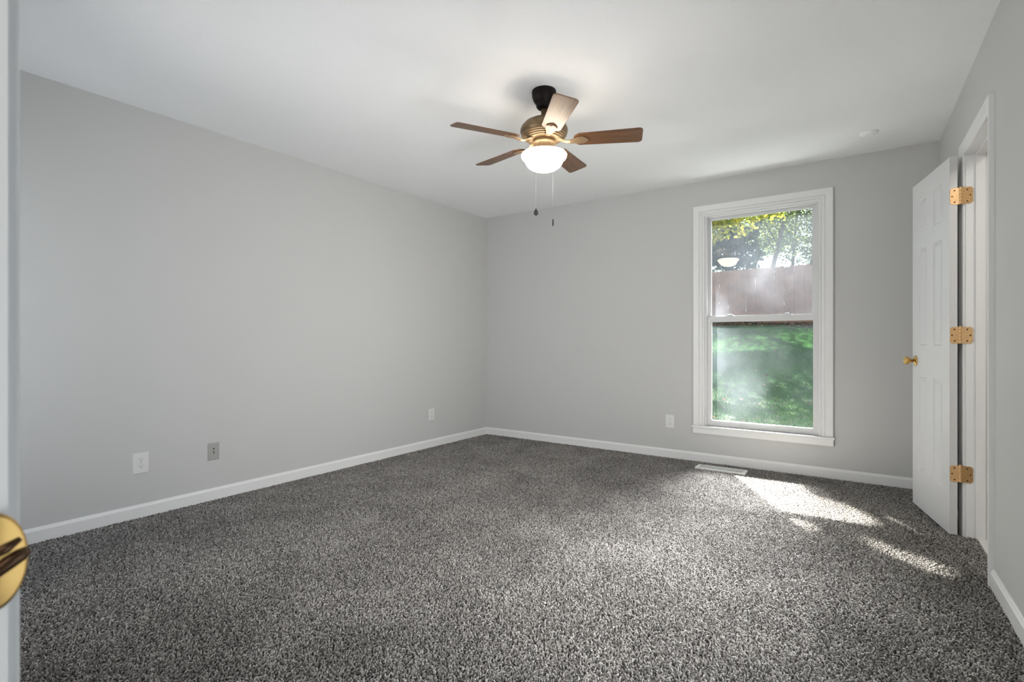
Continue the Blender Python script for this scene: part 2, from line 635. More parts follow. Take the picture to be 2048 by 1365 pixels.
# vinyl frame
bm = bmesh.new()
fx0, fx1, fz0, fz1 = WX0 + 0.001, WX1 - 0.001, WZ0 + 0.018, WZ1 - 0.001
for (x0, x1, z0, z1) in ((fx0, fx0 + 0.019, fz0, fz1), (fx1 - 0.019, fx1, fz0, fz1)):
    box(bm, x0, x1, YB + 0.001, YB + TB + 0.01, z0, z1)
box(bm, fx0 + 0.019, fx1 - 0.019, YB + 0.001, YB + TB + 0.01, fz1 - 0.012, fz1)
box(bm, fx0 + 0.019, fx1 - 0.019, YB + 0.03, YB + TB + 0.01, fz0 - 0.018, fz0 + 0.004)
# parting stops between the sash tracks
for x0, x1 in ((fx0 + 0.019, fx0 + 0.024), (fx1 - 0.024, fx1 - 0.019)):
    box(bm, x0, x1, YB + 0.002, YB + 0.016, fz0 + 0.005, fz1 - 0.013)
    box(bm, x0, x1, YB + 0.0545, YB + 0.0575, 1.263, fz1 - 0.013)
obj('frame', bm, M['vinyl'], win)


def sash(name, x0, x1, z0, z1, gx0, gx1, gz0, gz1, y0, y1, glassm):
    bm = bmesh.new()
    for (a, b_, c, d) in ((x0, gx0, z0, z1), (gx1, x1, z0, z1), (gx0, gx1, z0, gz0), (gx0, gx1, gz1, z1)):
        box(bm, a, b_, y0, y1, c, d)
    # glazing bead, stepped back
    for (a, b_, c, d) in ((gx0, gx0 + 0.004, gz0, gz1), (gx1 - 0.004, gx1, gz0, gz1), (gx0, gx1, gz0, gz0 + 0.004), (gx0, gx1, gz1 - 0.004, gz1)):
        box(bm, a, b_, y0 + 0.006, y1 - 0.004, c, d)
    s = obj(name, bm, M['vinyl'], win)
    bm = bmesh.new()
    ym = (y0 + y1) / 2
    box(bm, gx0 - 0.004, gx1 + 0.004, ym - 0.002, ym + 0.002, gz0 - 0.004, gz1 + 0.004)
    p = obj('pane', bm, glassm, s)
    p.matrix_parent_inverse = Matrix.Identity(4)
    return s


lower = sash('lower_sash', -1.174, -0.345, 0.323, 1.263, -1.141, -0.371, 0.365, 1.221, YB + 0.017, YB + 0.053, M['glass_lower'])
upper = sash('upper_sash', -1.174, -0.345, 1.222, 2.126, -1.153, -0.380, 1.268, 2.108, YB + 0.058, YB + 0.092, M['glass_upper'])
# two sash locks on the meeting rail
for lx in (-0.985, -0.553):
    bm = bmesh.new()
    prism(bm, [(-0.032, 0), (0.032, 0), (0.030, 0.006), (0.015, 0.012), (-0.015, 0.012), (-0.030, 0.006)], YB + 0.020, YB + 0.050,
          lambda a, c, d: (lx + a, d, 1.2631 + c))
    tube(bm, [(lx - 0.02, YB + 0.03, 1.276), (lx + 0.012, YB + 0.024, 1.278)], 0.004, 8)
    s = obj('sash_lock', bm, M['vinyl'], lower)
    s.matrix_parent_inverse = Matrix.Identity(4)

# ------------------------------------------------------------------ right-hand doorway frame
trim = empty('trim_1', RW((DS0 + DS1) / 2, 0, 0), 'white doorway frame in the right wall', 'door frame', kind='structure', world_parts=True)
RXZ = lambda s, z, d: RW(s, d, z)
cprof = [(0, 0), (0, 0.008), (0.004, 0.011), (0.012, 0.012), (0.016, 0.014), (0.030, 0.016), (0.044, 0.019), (0.050, 0.020), (0.058, 0.020), (0.060, 0.018), (0.060, 0)]
bm = bmesh.new()
casing(bm, DS0 - 0.004, DS1 + 0.004, -0.004, DZ + 0.004, cprof, RXZ)
obj('casing', bm, M['trim'], trim)
bm = bmesh.new()
for a, c in ((DS0 - 0.018, DS0), (DS1, DS1 + 0.018)):
    box(bm, a, c, -WTH - 0.002, -0.0005, -0.004, DZ, lambda a_, d, z: RW(a_, d, z))
box(bm, DS0 - 0.018, DS1 + 0.018, -WTH - 0.002, -0.0005, DZ, DZ + 0.018, lambda a_, d, z: RW(a_, d, z))
obj('jamb', bm, M['trim'], trim)
bm = bmesh.new()
for a, c in ((DS0, DS0 + 0.011), (DS1 - 0.011, DS1)):
    box(bm, a, c, -0.078, -0.040, -0.004, DZ - 0.011, lambda a_, d, z: RW(a_, d, z))
box(bm, DS0, DS1, -0.078, -0.040, DZ - 0.011, DZ, lambda a_, d, z: RW(a_, d, z))
obj('door_stop', bm, M['trim'], trim)
bm = bmesh.new()
box(bm, DS0, DS1, -WTH - 0.06, -0.046, -0.006, 0.009, lambda a_, d, z: RW(a_, d, z))
obj('threshold', bm, M['tile'], trim, bevel=0.002)

# invented, unseen opening framed for the side fill light
side_opening = empty('side_fill_opening', RW(3.73, 0, 0.24), 'added white-framed fill-light opening in the right wall beside the camera', 'window', kind='structure', world_parts=True)
bm = bmesh.new()
for (a, c, z0, z1) in ((3.10, 3.13, 0.24, 1.36), (4.33, 4.36, 0.24, 1.36), (3.13, 4.33, 0.24, 0.27), (3.13, 4.33, 1.33, 1.36)):
    box(bm, a, c, -WTH, 0.012, z0, z1, lambda a_, d, z: RW(a_, d, z))
obj('frame', bm, M['vinyl'], side_opening)  # added, unseen frame of the side fill opening

front_opening = empty('front_fill_opening', (-3.0, YF, 0.38), 'added white-framed fill-light opening at the left end of the front wall', 'window', kind='structure', world_parts=True)
bm = bmesh.new()  # invented, unseen frame built around the front fill light
for (x0, x1, z0, z1) in ((-3.5, -3.47, 0.38, 1.94), (-2.53, -2.5, 0.38, 1.94), (-3.47, -2.53, 0.38, 0.41), (-3.47, -2.53, 1.91, 1.94)):
    box(bm, x0, x1, -0.04, YF + 0.01, z0, z1)
obj('frame', bm, M['vinyl'], front_opening)  # added, unseen frame of the front fill opening

# ------------------------------------------------------------------ six-panel door, swung wide open
P0 = Vector((0.346, 3.640, 0.0))
P1 = Vector((0.219, 4.225, 0.0))
DD = (P1 - P0).normalized()
DW = (P1 - P0).length
DN = Vector((DD.y, -DD.x, 0))              # from the face we see to the back
DH0, DH1 = 0.010, 2.046


def DF(a, t, z):
    p = P0 + DD * a + DN * t
    return (p.x, p.y, z)


door = empty('door_1', tuple(P0), 'white six-panel door standing open beside the window wall', 'door', kind='structure', world_parts=True)
bm = bmesh.new()
avs = [0, 0.105, 0.245, 0.345, 0.485, DW]
zvs = [DH0, 0.245, 0.832, 1.025, 1.622, 1.722, 1.935, DH1]
T = 0.034
for side, t in ((0, 0.0), (1, T)):
    g = [[bm.verts.new(DF(a, t, z)) for a in avs] for z in zvs]
    panels = []
    for j in range(len(zvs) - 1):
        for i in range(len(avs) - 1):
            q = (g[j][i], g[j][i + 1], g[j + 1][i + 1], g[j + 1][i])
            fc = bm.faces.new(q if side == 0 else q[::-1])
            if i in (1, 3) and j in (1, 3, 5):
                panels.append(fc)
    if side == 0:
        g0 = g
    else:
        g1 = g
        for i in range(len(avs) - 1):
            bm.faces.new((g0[0][i], g1[0][i], g1[0][i + 1], g0[0][i + 1]))
            bm.faces.new((g0[-1][i], g0[-1][i + 1], g1[-1][i + 1], g1[-1][i]))
        for j in range(len(zvs) - 1):
            bm.faces.new((g0[j][0], g0[j + 1][0], g1[j + 1][0], g1[j][0]))
            bm.faces.new((g0[j][-1], g1[j][-1], g1[j + 1][-1], g0[j + 1][-1]))
    if side == 0:
        p_front = panels
    else:
        p_back = panels
bmesh.ops.recalc_face_normals(bm, faces=bm.faces)
pn = p_front + p_back
bmesh.ops.inset_individual(bm, faces=pn, thickness=0.012, depth=-0.009)
bmesh.ops.inset_individual(bm, faces=pn, thickness=0.006, depth=0.0)
bmesh.ops.inset_individual(bm, faces=pn, thickness=0.022, depth=0.007)
obj('door_leaf', bm, M['door'], door)

# knobs on both faces
KZ = 0.928
for t, sg in ((0.0, -1), (T, 1)):
    base = Vector(DF(DW - 0.060, t, KZ))
    ax = DN * sg
    bm = bmesh.new()
    lathe(bm, [(0, 0.0), (0.032, 0.0), (0.0325, 0.003), (0.030, 0.006), (0.022, 0.009), (0.013, 0.011), (0.011, 0.014), (0.0, 0.014)], base, 32, ax)
    rose = obj('rose', bm, M['brass'], door, origin=tuple(base))
    rose.matrix_parent_inverse = door.matrix_basis.inverted()
    bm = bmesh.new()
    lathe(bm, [(0, 0.0), (0.010, 0.0), (0.010, 0.014), (0.013, 0.019), (0.021, 0.024), (0.0255, 0.031), (0.026, 0.038), (0.023, 0.045),
               (0.016, 0.050), (0.009, 0.051), (0.007, 0.049), (0, 0.049)], (0, 0, 0), 32, ax)
    k = obj('knob', bm, M['brass'], rose)
    k.location = tuple(ax * 0.012)

# hinges
PIN = Vector((0.3905, 3.650, 0))
JF = Vector(RW(DS0, 0, 0))


def rrect(w_, h_, r, corner_sides, n=6):
    """rounded rectangle 0..w x -h/2..h/2, rounded on the far (w) side"""
    pts = [(0, -h_ / 2)]
    for cx_, cz_, a0 in ((w_ - r, -h_ / 2 + r, -90), (w_ - r, h_ / 2 - r, 0)):
        for i in range(n + 1):
            a = R(a0 + 90 * i / n)
            pts.append((cx_ + r * math.cos(a), cz_ + r * math.sin(a)))
    pts.append((0, h_ / 2))
    return pts


for hz, worn in ((1.832, True), (1.084, False), (0.338, True)):
    bm = bmesh.new()
    hh = 0.089
    for k in range(5):
        z0 = hz - hh / 2 + k * hh / 5
        lathe(bm, [(0, 0.0006), (0.0058, 0.0006), (0.0062, 0.0016), (0.0062, hh / 5 - 0.0016), (0.0058, hh / 5 - 0.0006), (0, hh / 5 - 0.0006)], (PIN.x, PIN.y, z0), 16)
    lathe(bm, [(0, 0), (0.0068, 0), (0.0068, 0.003), (0.003, 0.006), (0, 0.006)], (PIN.x, PIN.y, hz + hh / 2), 16)
    h = obj('hinge', bm, M['brass_satin'], door, origin=(PIN.x, PIN.y, hz))
    h.matrix_parent_inverse = door.matrix_basis.inverted()
    # leaf on the door edge
    e0 = Vector((PIN.x, PIN.y, 0))
    le = Vector((P0.x + 0.001, P0.y - 0.0015, 0)) - e0
    lj = Vector((JF.x + 0.045, JF.y - 0.0016, 0)) - e0
    for vec, mt, wl in ((le, 'brass_satin', 0.0445), (lj, 'brass_worn' if worn else 'brass_satin', 0.052)):
        d = vec.normalized()
        nn = Vector((d.y, -d.x, 0))
        if nn.y > 0:
            nn = -nn
        bm = bmesh.new()
        f = lambda a, c, t: tuple(e0 + d * a + nn * t + Vector((0, 0, hz + c)))
        prism(bm, rrect(wl, hh, 0.014, 0), -0.0012, 0.0012, f)
        for (a, c) in ((wl * 0.56, 0.031), (wl * 0.80, 0.0), (wl * 0.56, -0.031)):
            cc = Vector(f(a, c, 0.0011))
            lathe(bm, [(0, 0), (0.0042, 0), (0.0040, 0.0006), (0.0022, 0.0004), (0, 0.0003)], cc, 12, nn, 1)
        lf = obj('hinge_leaf', bm, None, h, origin=(PIN.x, PIN.y, hz), mats=[M[mt], M['bronze_dark']])
        lf.location = (0, 0, 0)

# ------------------------------------------------------------------ doorway the camera stands in (left edge of the photo)
JX = -0.420
trim2 = empty('trim_2', (JX, 0.02, 0), 'white door jamb and casing at the left photo edge', 'door frame', kind='structure', world_parts=True)
bm = bmesh.new()
box(bm, JX - 0.017, JX, -0.041, YF, 0.0, 2.045)
box(bm, 0.343, 0.36, -0.041, YF, 0.0, 2.045)
box(bm, JX - 0.017, 0.36, -0.041, YF, 2.045, 2.06)
obj('jamb', bm, M['trim'], trim2)
fprof = [(0, 0), (0, 0.0045), (0.001, 0.0060), (0.0025, 0.0066), (0.004, 0.0062), (0.006, 0.0066), (0.010, 0.0078), (0.03, 0.010), (0.05, 0.014), (0.060, 0.014), (0.060, 0)]
bm = bmesh.new()
casing(bm, JX - 0.004, 0.347, 0.0, 2.049, fprof, lambda x, z, d: (x, YF + d, z))
obj('casing', bm, M['trim'], trim2)

# brass strike plate, its rounded lip wrapping past the jamb edge
SZ = 0.924
bm = bmesh.new()
plate_pts = []
nA = 28
for i in range(nA + 1):
    a = -math.pi / 2 + math.pi * i / nA
    plate_pts.append((math.cos(a) * 0.0155, math.sin(a) * 0.0285))
rings = []
ly0 = 0.0735
for k, sc in enumerate((0.0, 0.35, 0.7, 0.9, 0.97, 1.0)):
    ring = []
    for (a, c) in plate_pts:
        y = ly0 + a * sc
        dz = c * (0.35 + 0.65 * sc) if k == 0 else c * sc
        lift = 0.0032 + 0.0016 * (1 - sc * sc)
        if k == 5:
            lift = 0.0020
        ring.append((y, dz, lift))
    rings.append(ring)
vr = [[bm.verts.new((JX + l, y, SZ + z)) for (y, z, l) in ring] for ring in rings[1:]]
c0 = bm.verts.new((JX + 0.0048, ly0, SZ))
for i in range(nA):
    bm.faces.new((c0, vr[0][i], vr[0][i + 1]))
    for a, b_ in zip(vr, vr[1:]):
        bm.faces.new((a[i], b_[i], b_[i + 1], a[i + 1]))
# flat part of the plate, back along the jamb
box(bm, JX + 0.0001, JX + 0.0034, 0.044, ly0, SZ - 0.0285, SZ + 0.0285)
for p in bm.faces:
    p.smooth = True
strike = tag(obj('strike_plate', bm, M['brass']), 'rounded brass strike plate on the white jamb at the left photo edge', 'strike plate')
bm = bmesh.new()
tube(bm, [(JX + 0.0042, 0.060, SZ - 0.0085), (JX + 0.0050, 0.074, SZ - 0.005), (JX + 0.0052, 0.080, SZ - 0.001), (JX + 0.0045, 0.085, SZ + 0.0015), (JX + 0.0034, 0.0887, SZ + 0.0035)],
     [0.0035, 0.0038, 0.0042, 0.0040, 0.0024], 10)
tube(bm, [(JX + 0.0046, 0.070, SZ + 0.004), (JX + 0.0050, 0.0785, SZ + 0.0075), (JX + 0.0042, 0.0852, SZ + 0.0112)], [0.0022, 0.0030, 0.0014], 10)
la = obj('reflection_relief', bm, M['bronze_dark'], strike)  # dark reflection on the brass, modelled as a bronze relief
la['label'] = 'dark bronze relief standing for a reflection on the strike plate'


# ------------------------------------------------------------------ wall plates
def wall_frame(wall, pos, z):
    if wall == 'left':
        return lambda a, c, d: (XL + d, pos + a, z + c)      # +a away from camera = right in the picture
    return lambda a, c, d: (pos + a, YB - d, z + c)


def plate_shape(bm, f, w_, h_, t=0.006):
    e = 0.004
    o4 = [(-w_ / 2, -h_ / 2), (w_ / 2, -h_ / 2), (w_ / 2, h_ / 2), (-w_ / 2, h_ / 2)]
    i4 = [(x * (1 - 2 * e / w_), y * (1 - 2 * e / h_)) for x, y in o4]
    A = [bm.verts.new(f(x, y, 0)) for x, y in o4]
    B = [bm.verts.new(f(x, y, t * 0.5)) for x, y in o4]
    C = [bm.verts.new(f(x, y, t)) for x, y in i4]
    for P, Q in ((A, B), (B, C)):
        for i in range(4):
            bm.faces.new((P[i], P[(i + 1) % 4], Q[(i + 1) % 4], Q[i]))
    bm.faces.new(C)
    bm.faces.new(A[::-1])


def outlet(wall, pos, z, w_, h_, label):
    f = wall_frame(wall, pos, z)
    root = empty('wall_outlet', f(0, 0, 0), label, 'outlet', group='electrical outlets low on the walls', world_parts=True)
    bm = bmesh.new()
    plate_shape(bm, f, w_, h_)
    obj('cover_plate', bm, M['plate'], root)
    for c in (0.0205, -0.0205):
        bm = bmesh.new()
        pts = []
        for i in range(24):
            a = 2 * math.pi * i / 24
            pts.append((0.0172 * math.cos(a), c + max(-0.0138, min(0.0138, 0.0172 * math.sin(a)))))
        prism(bm, pts, 0.004, 0.0078, f)
        for sx_ in (-0.0065, 0.0065):
            hgt = 0.0042 if sx_ < 0 else 0.0036
            prism(bm, [(sx_ - 0.0011, c + 0.004 - hgt), (sx_ + 0.0011, c + 0.004 - hgt), (sx_ + 0.0011, c + 0.004 + hgt), (sx_ - 0.0011, c + 0.004 + hgt)], 0.0076, 0.0081, f, 1)
        prism(bm, [(0.0028 * math.cos(q), c - 0.0075 + 0.0028 * math.sin(q)) for q in [2 * math.pi * i / 10 for i in range(10)]], 0.0076, 0.0081, f, 1)
        obj('receptacle', bm, None, root, mats=[M['plate'], M['slot']])
    bm = bmesh.new()
    prism(bm, [(0.003 * math.cos(q), 0.003 * math.sin(q)) for q in [2 * math.pi * i / 12 for i in range(12)]], 0.005, 0.0072, f)
    obj('screw', bm, M['chain'], root)
    return root


outlet('left', 1.262, 0.324, 0.084, 0.122, 'white outlet nearest the camera low on the left wall')
outlet('left', 3.742, 0.325, 0.072, 0.120, 'white outlet low on the left wall close to the room corner')
outlet('back', -1.490, 0.329, 0.080, 0.118, 'white outlet on the window wall just left of the window')

f = wall_frame('left', 1.676, 0.322)
jack = empty('phone_jack', f(0, 0, 0), 'greyish jack cover plate with two dark holes on the left wall', 'wall plate', world_parts=True)
bm = bmesh.new()
plate_shape(bm, f, 0.072, 0.114)
obj('cover_plate', bm, M['plate_grey'], jack)
bm = bmesh.new()
prism(bm, [(-0.0055, 0.019), (0.0, 0.010), (0.0055, 0.019), (0.003, 0.0225), (-0.003, 0.0225)], 0.0055, 0.0064, f)
prism(bm, [(-0.0022, -0.015), (0.0022, -0.015), (0.0030, 0.002), (-0.0030, 0.002)], 0.0055, 0.0064, f)
obj('jack_opening', bm, M['slot'], jack)
for c in (0.043, -0.034):
    bm = bmesh.new()
    prism(bm, [(0.003 * math.cos(q), c + 0.003 * math.sin(q)) for q in [2 * math.pi * i / 12 for i in range(12)]], 0.005, 0.0072, f)
    obj('screw', bm, M['chain'], jack)

# ceiling plate above the open door
pc = (-0.014, 4.185, H)
bm = bmesh.new()
lathe(bm, [(0, 0), (0.054, 0), (0.054, -0.006), (0.050, -0.010), (0.038, -0.011), (0.036, -0.014), (0.020, -0.016), (0, -0.016)], (0, 0, 0), 40)
o = obj('ceiling_cover_plate', bm, M['ceiling'])
o.location = pc
tag(o, 'small round white cover plate on the ceiling above the open door', 'cover plate')

# floor register
RX0, RX1, RY0, RY1 = -1.195, -0.812, 4.352, 4.474
reg = empty('floor_register', ((RX0 + RX1) / 2, (RY0 + RY1) / 2, 0), 'slotted white floor register in the carpet below the window', 'floor vent', world_parts=True)
bm = bmesh.new()
zt = 0.016
fr = 0.022
fy = 0.013
for (x0, x1, y0, y1) in ((RX0, RX1, RY0, RY0 + fy), (RX0, RX1, RY1 - fy, RY1), (RX0, RX0 + fr, RY0 + fy, RY1 - fy), (RX1 - fr, RX1, RY0 + fy, RY1 - fy)):
    box(bm, x0, x1, y0, y1, 0.0, zt)
obj('frame', bm, M['register'], reg, bevel=0.003)
bm = bmesh.new()
nb = 22
for i in range(nb):
    x = RX0 + fr + (RX1 - RX0 - 2 * fr) * (i + 0.5) / nb
    box(bm, x - 0.0042, x + 0.0042, RY0 + fy, RY1 - fy, 0.0105, zt - 0.001)
obj('slats', bm, M['register'], reg)
bm = bmesh.new()
box(bm, RX0 + 0.004, RX1 - 0.004, RY0 + 0.004, RY1 - 0.004, -0.004, 0.0098)
obj('damper', bm, M['slot'], reg)

# ------------------------------------------------------------------ ceiling fan
FX, FY = -1.494, 2.457
fan = empty('ceiling_fan', (FX, FY, H), 'bronze five-blade ceiling fan with a lit white glass bowl', 'ceiling fan')
Z = lambda z: z - H


def fan_lathe(name, prof, material, parent=None, n=48):
    bm = bmesh.new()
    lathe(bm, [(r, Z(z)) for r, z in prof], (0, 0, 0), n)
    return obj(name, bm, material, parent or fan)


fan_lathe('canopy', [(0, H), (0.066, H), (0.068, H - 0.008), (0.0675, 2.424), (0.066, 2.408), (0.061, 2.393), (0.053, 2.379), (0.045, 2.369), (0.043, 2.366), (0.044, 2.361), (0.042, 2.353), (0.034, 2.344), (0.020, 2.340), (0, 2.340)], M['fan_shaded'])
fan_lathe('downrod', [(0, 2.36), (0.0165, 2.36), (0.0165, 2.305), (0.027, 2.300), (0.029, 2.290), (0.029, 2.285), (0, 2.285)], M['fan_bronze'])
fan_lathe('motor_housing', [(0, 2.290), (0.034, 2.289), (0.055, 2.284), (0.085, 2.275), (0.108, 2.262), (0.124, 2.245), (0.131, 2.228), (0.132, 2.216), (0.128, 2.204),
                            (0.124, 2.199), (0.126, 2.196), (0.123, 2.192), (0.115, 2.191), (0.117, 2.187), (0.114, 2.184), (0.106, 2.183), (0.108, 2.179), (0.105, 2.176), (0.097, 2.175), (0.098, 2.172),
                            (0.075, 2.170), (0, 2.170)], M['fan_bronze'])
fan_lathe('switch_housing', [(0, 2.170), (0.060, 2.170), (0.062, 2.164), (0.062, 2.158), (0.066, 2.155), (0.066, 2.150), (0.058, 2.147), (0.056, 2.138), (0.058, 2.112), (0.068, 2.106), (0.070, 2.101), (0, 2.101)], M['fan_bronze'])
fan_lathe('lamp_bowl', [(0.070, 2.100), (0.108, 2.097), (0.122, 2.093), (0.127, 2.086), (0.126, 2.077), (0.121, 2.068), (0.113, 2.062), (0.106, 2.060), (0.107, 2.056), (0.102, 2.041), (0.089, 2.023), (0.070, 2.010),
                        (0.045, 2.001), (0.020, 1.997), (0, 1.996)], M['bowl'], n=64)

# blade template, built along +x, then turned into place
BZ = 2.163
PITCH = R(-13)


def blade_mesh():
    bm = bmesh.new()
    r0, r1, wr, wt = 0.165, 0.533, 0.052, 0.062
    pts = []
    c = 0.022
    # root (with clipped corners), then rounded tip
    pts += [(r0, -wr + 0.024), (r0 + 0.028, -wr)]
    for cx_, sg in ((r1 - c, -1), (r1 - c, 1)):
        for i in range(7):
            a = (-90 + 15 * i) if sg < 0 else (15 * i)
            pts.append((cx_ + c * math.cos(R(a)), sg * (wt - c) + c * math.sin(R(a))))
    pts += [(r0 + 0.028, wr), (r0, wr - 0.024)]
    prism(bm, pts, -0.003, 0.003, lambda a, b_, d: (a, b_, d))
    return bm


def bracket_mesh():
    bm = bmesh.new()
    # arm from the motor, dropping to a pointed leaf-shaped plate under the blade
    prof = [(0.070, 0.010, 0.016), (0.095, 0.004, 0.014), (0.120, -0.010, 0.013), (0.145, -0.013, 0.015), (0.165, -0.009, 0.021), (0.185, -0.0075, 0.028), (0.215, -0.0068, 0.030), (0.232, -0.0064, 0.018), (0.242, -0.0060, 0.004)]
    top, bot = [], []
    for x, z, hw in prof:
        top.append([bm.verts.new((x, y, z + 0.0025)) for y in (-hw, 0, hw)])
        bot.append([bm.verts.new((x, y, z - 0.0025 - (0.005 if y == 0 else 0))) for y in (-hw, 0, hw)])
    for i in range(len(prof) - 1):
        for j in range(2):
            bm.faces.new((top[i][j], top[i + 1][j], top[i + 1][j + 1], top[i][j + 1]))
            bm.faces.new((bot[i][j + 1], bot[i + 1][j + 1], bot[i + 1][j], bot[i][j]))
        for j, sgn in ((0, 1), (2, -1)):
            bm.faces.new((top[i][j], bot[i][j], bot[i + 1][j], top[i + 1][j]))
    for i in (0, -1):
        bm.faces.new((top[i][0], top[i][1], top[i][2], bot[i][2], bot[i][1], bot[i][0]))
    return bm


proto = None
for k in range(5):
    ang = R(24.5 + 72 * k)
    rot = Matrix.Rotation(ang, 4, 'Z') @ Matrix.Rotation(PITCH, 4, 'X')
    if proto is None:
        bl = obj('blade', blade_mesh(), M['blade'], fan, bevel=0.0015)
        br = obj('blade_bracket', bracket_mesh(), M['iron'], bl, bevel=0.001)
        proto = (bl, br)
    else:
        bl = proto[0].copy()
        COL.objects.link(bl)
        bl.parent = fan
        br = proto[1].copy()
        COL.objects.link(br)
        br.parent = bl
    bl.matrix_local = Matrix.Translation((0, 0, Z(BZ))) @ rot

# pull chains: cam-side directions
for (px, py, zb, fob) in ((0.029 / 2.2, -0.132 / 2.2, 1.747, 'ball'), (0.1036 / 2.2, -0.080 / 2.2, 1.700, 'pin')):
    bm = bmesh.new()
    # short horizontal outlet then the hanging chain, draped over the bowl's rim
    q = Vector((px, py, 0))
    d = q.normalized()
    rim = d * 0.132
    pts = [tuple(q * 0.9 + Vector((0, 0, Z(2.142)))), tuple(d * 0.085 + Vector((0, 0, Z(2.134)))), tuple(rim + Vector((0, 0, Z(2.094)))), tuple(rim + Vector((0, 0, Z(2.06)))), tuple(rim + Vector((0, 0, Z(zb))))]
    tube(bm, pts, 0.0007, 6)
    nb_ = 70
    for i in range(nb_):
        z = 2.06 + (zb - 2.06) * i / nb_
        lathe(bm, [(0, -0.0012), (0.0012, 0), (0, 0.0012)], rim + Vector((0, 0, Z(z))), 6)
    ch = obj('pull_chain', bm, M['chain'], fan)
    bm = bmesh.new()
    c = rim + Vector((0, 0, Z(zb)))
    if fob == 'ball':
        lathe(bm, [(0, 0.014), (0.003, 0.012), (0.006, 0.004), (0.011, -0.006), (0.0125, -0.013), (0.010, -0.021), (0.004, -0.025), (0, -0.0255)], c, 20)
    else:
        lathe(bm, [(0, 0.002), (0.003, 0.0), (0.0034, -0.006), (0.0034, -0.018), (0.0042, -0.020), (0.0042, -0.034), (0, -0.036)], c, 14)
    obj('fob', bm, M['fob'], ch)

# ------------------------------------------------------------------ carpet pile (one object, instanced over the floor)
TS = 0.5057
ng = 74
sp = TS / ng
gx, gy = np.meshgrid(np.arange(ng), np.arange(ng))
N = ng * ng
bx = (gx.ravel() + 0.5 + rng.uniform(-0.5, 0.5, N)) * sp - TS / 2
by = (gy.ravel() + 0.5 + rng.uniform(-0.5, 0.5, N)) * sp - TS / 2
ang = rng.uniform(0, 2 * np.pi, N)
lean = rng.uniform(0.15, 1.0, N)
L = rng.uniform(0.009, 0.015, N)
rad = rng.uniform(0.0020, 0.0031, N)
segs = 3
verts = []
tdir = np.stack([np.cos(ang), np.sin(ang)], 1)
for k, (u_, rr) in enumerate(((0.0, 0.9), (0.45, 1.0), (0.8, 1.0), (1.0, 0.55))):
    th = lean * u_ * 1.15
    out = L * u_ * np.sin(th)
    cz = -0.006 + L * u_ * np.cos(th * 0.9)
    cxy = np.stack([bx, by], 1) + tdir * out[:, None]
    for j in range(4):
        a = ang + np.pi / 2 * j + 0.5 * k
        verts.append(np.stack([cxy[:, 0] + np.cos(a) * rad * rr, cxy[:, 1] + np.sin(a) * rad * rr, cz - np.cos(a - ang) * np.sin(th) * rad * rr], 1))
V = np.stack(verts, 1)                       # N,16,3
nv = 16
fl = []
for k in range(3):
    for j in range(4):
        fl.append((4 * k + j, 4 * k + (j + 1) % 4, 4 * k + 4 + (j + 1) % 4, 4 * k + 4 + j))
fl.append((12, 13, 14, 15))
fl = np.array(fl)
faces = (fl[None] + (np.arange(N) * nv)[:, None, None]).reshape(-1)
att = np.repeat(np.clip(rng.normal(0.5, 0.24, N), 0, 1), nv)
me = numpy_mesh('carpet_pile', V.reshape(-1, 3), faces, np.full(N * len(fl), 4), att, M['yarn'])
me.polygons.foreach_set('use_smooth', np.ones(len(me.polygons), dtype=bool))
pile = bpy.data.objects.new('carpet_pile', me)
COL.objects.link(pile)
tag(pile, 'speckled dark grey cut-pile carpet covering the whole floor', 'carpet', kind='stuff')
gt = bpy.data.node_groups.new('lay_carpet', 'GeometryNodeTree')
gt.interface.new_socket('Geometry', in_out='INPUT', socket_type='NodeSocketGeometry')
gt.interface.new_socket('Geometry', in_out='OUTPUT', socket_type='NodeSocketGeometry')
gi = gt.nodes.new('NodeGroupInput')
go = gt.nodes.new('NodeGroupOutput')
grd = gt.nodes.new('GeometryNodeMeshGrid')
grd.inputs['Size X'].default_value = TS * 7
grd.inputs['Size Y'].default_value = TS * 8
grd.inputs['Vertices X'].default_value = 8
grd.inputs['Vertices Y'].default_value = 9
iop = gt.nodes.new('GeometryNodeInstanceOnPoints')
rv = gt.nodes.new('FunctionNodeRandomValue')
rv.data_type = 'INT'
rv.inputs[4].default_value = 0
rv.inputs[5].default_value = 3
mm = gt.nodes.new('ShaderNodeMath')
mm.operation = 'MULTIPLY'
mm.inputs[1].default_value = math.pi / 2
cx_ = gt.nodes.new('ShaderNodeCombineXYZ')
tp = gt.nodes.new('GeometryNodeTransform')
tp.inputs['Translation'].default_value = (XL + TS * 4, YF + TS * 4.5, 0)
gt.links.new(rv.outputs[2], mm.inputs[0])
gt.links.new(mm.outputs[0], cx_.inputs[2])
gt.links.new(grd.outputs['Mesh'], tp.inputs['Geometry'])
gt.links.new(tp.outputs[0], iop.inputs['Points'])
gt.links.new(gi.outputs[0], iop.inputs['Instance'])
gt.links.new(cx_.outputs[0], iop.inputs['Rotation'])
gt.links.new(iop.outputs[0], go.inputs[0])
gm = pile.modifiers.new('lay_carpet', 'NODES')
gm.node_group = gt

# ------------------------------------------------------------------ outdoors
def gz(x, y):
    return -0.12 + 0.1271 * (y - 5.0) + 0.03 * np.sin(x * 1.3 + y * 0.7) + 0.02 * np.sin(y * 2.1 - x)


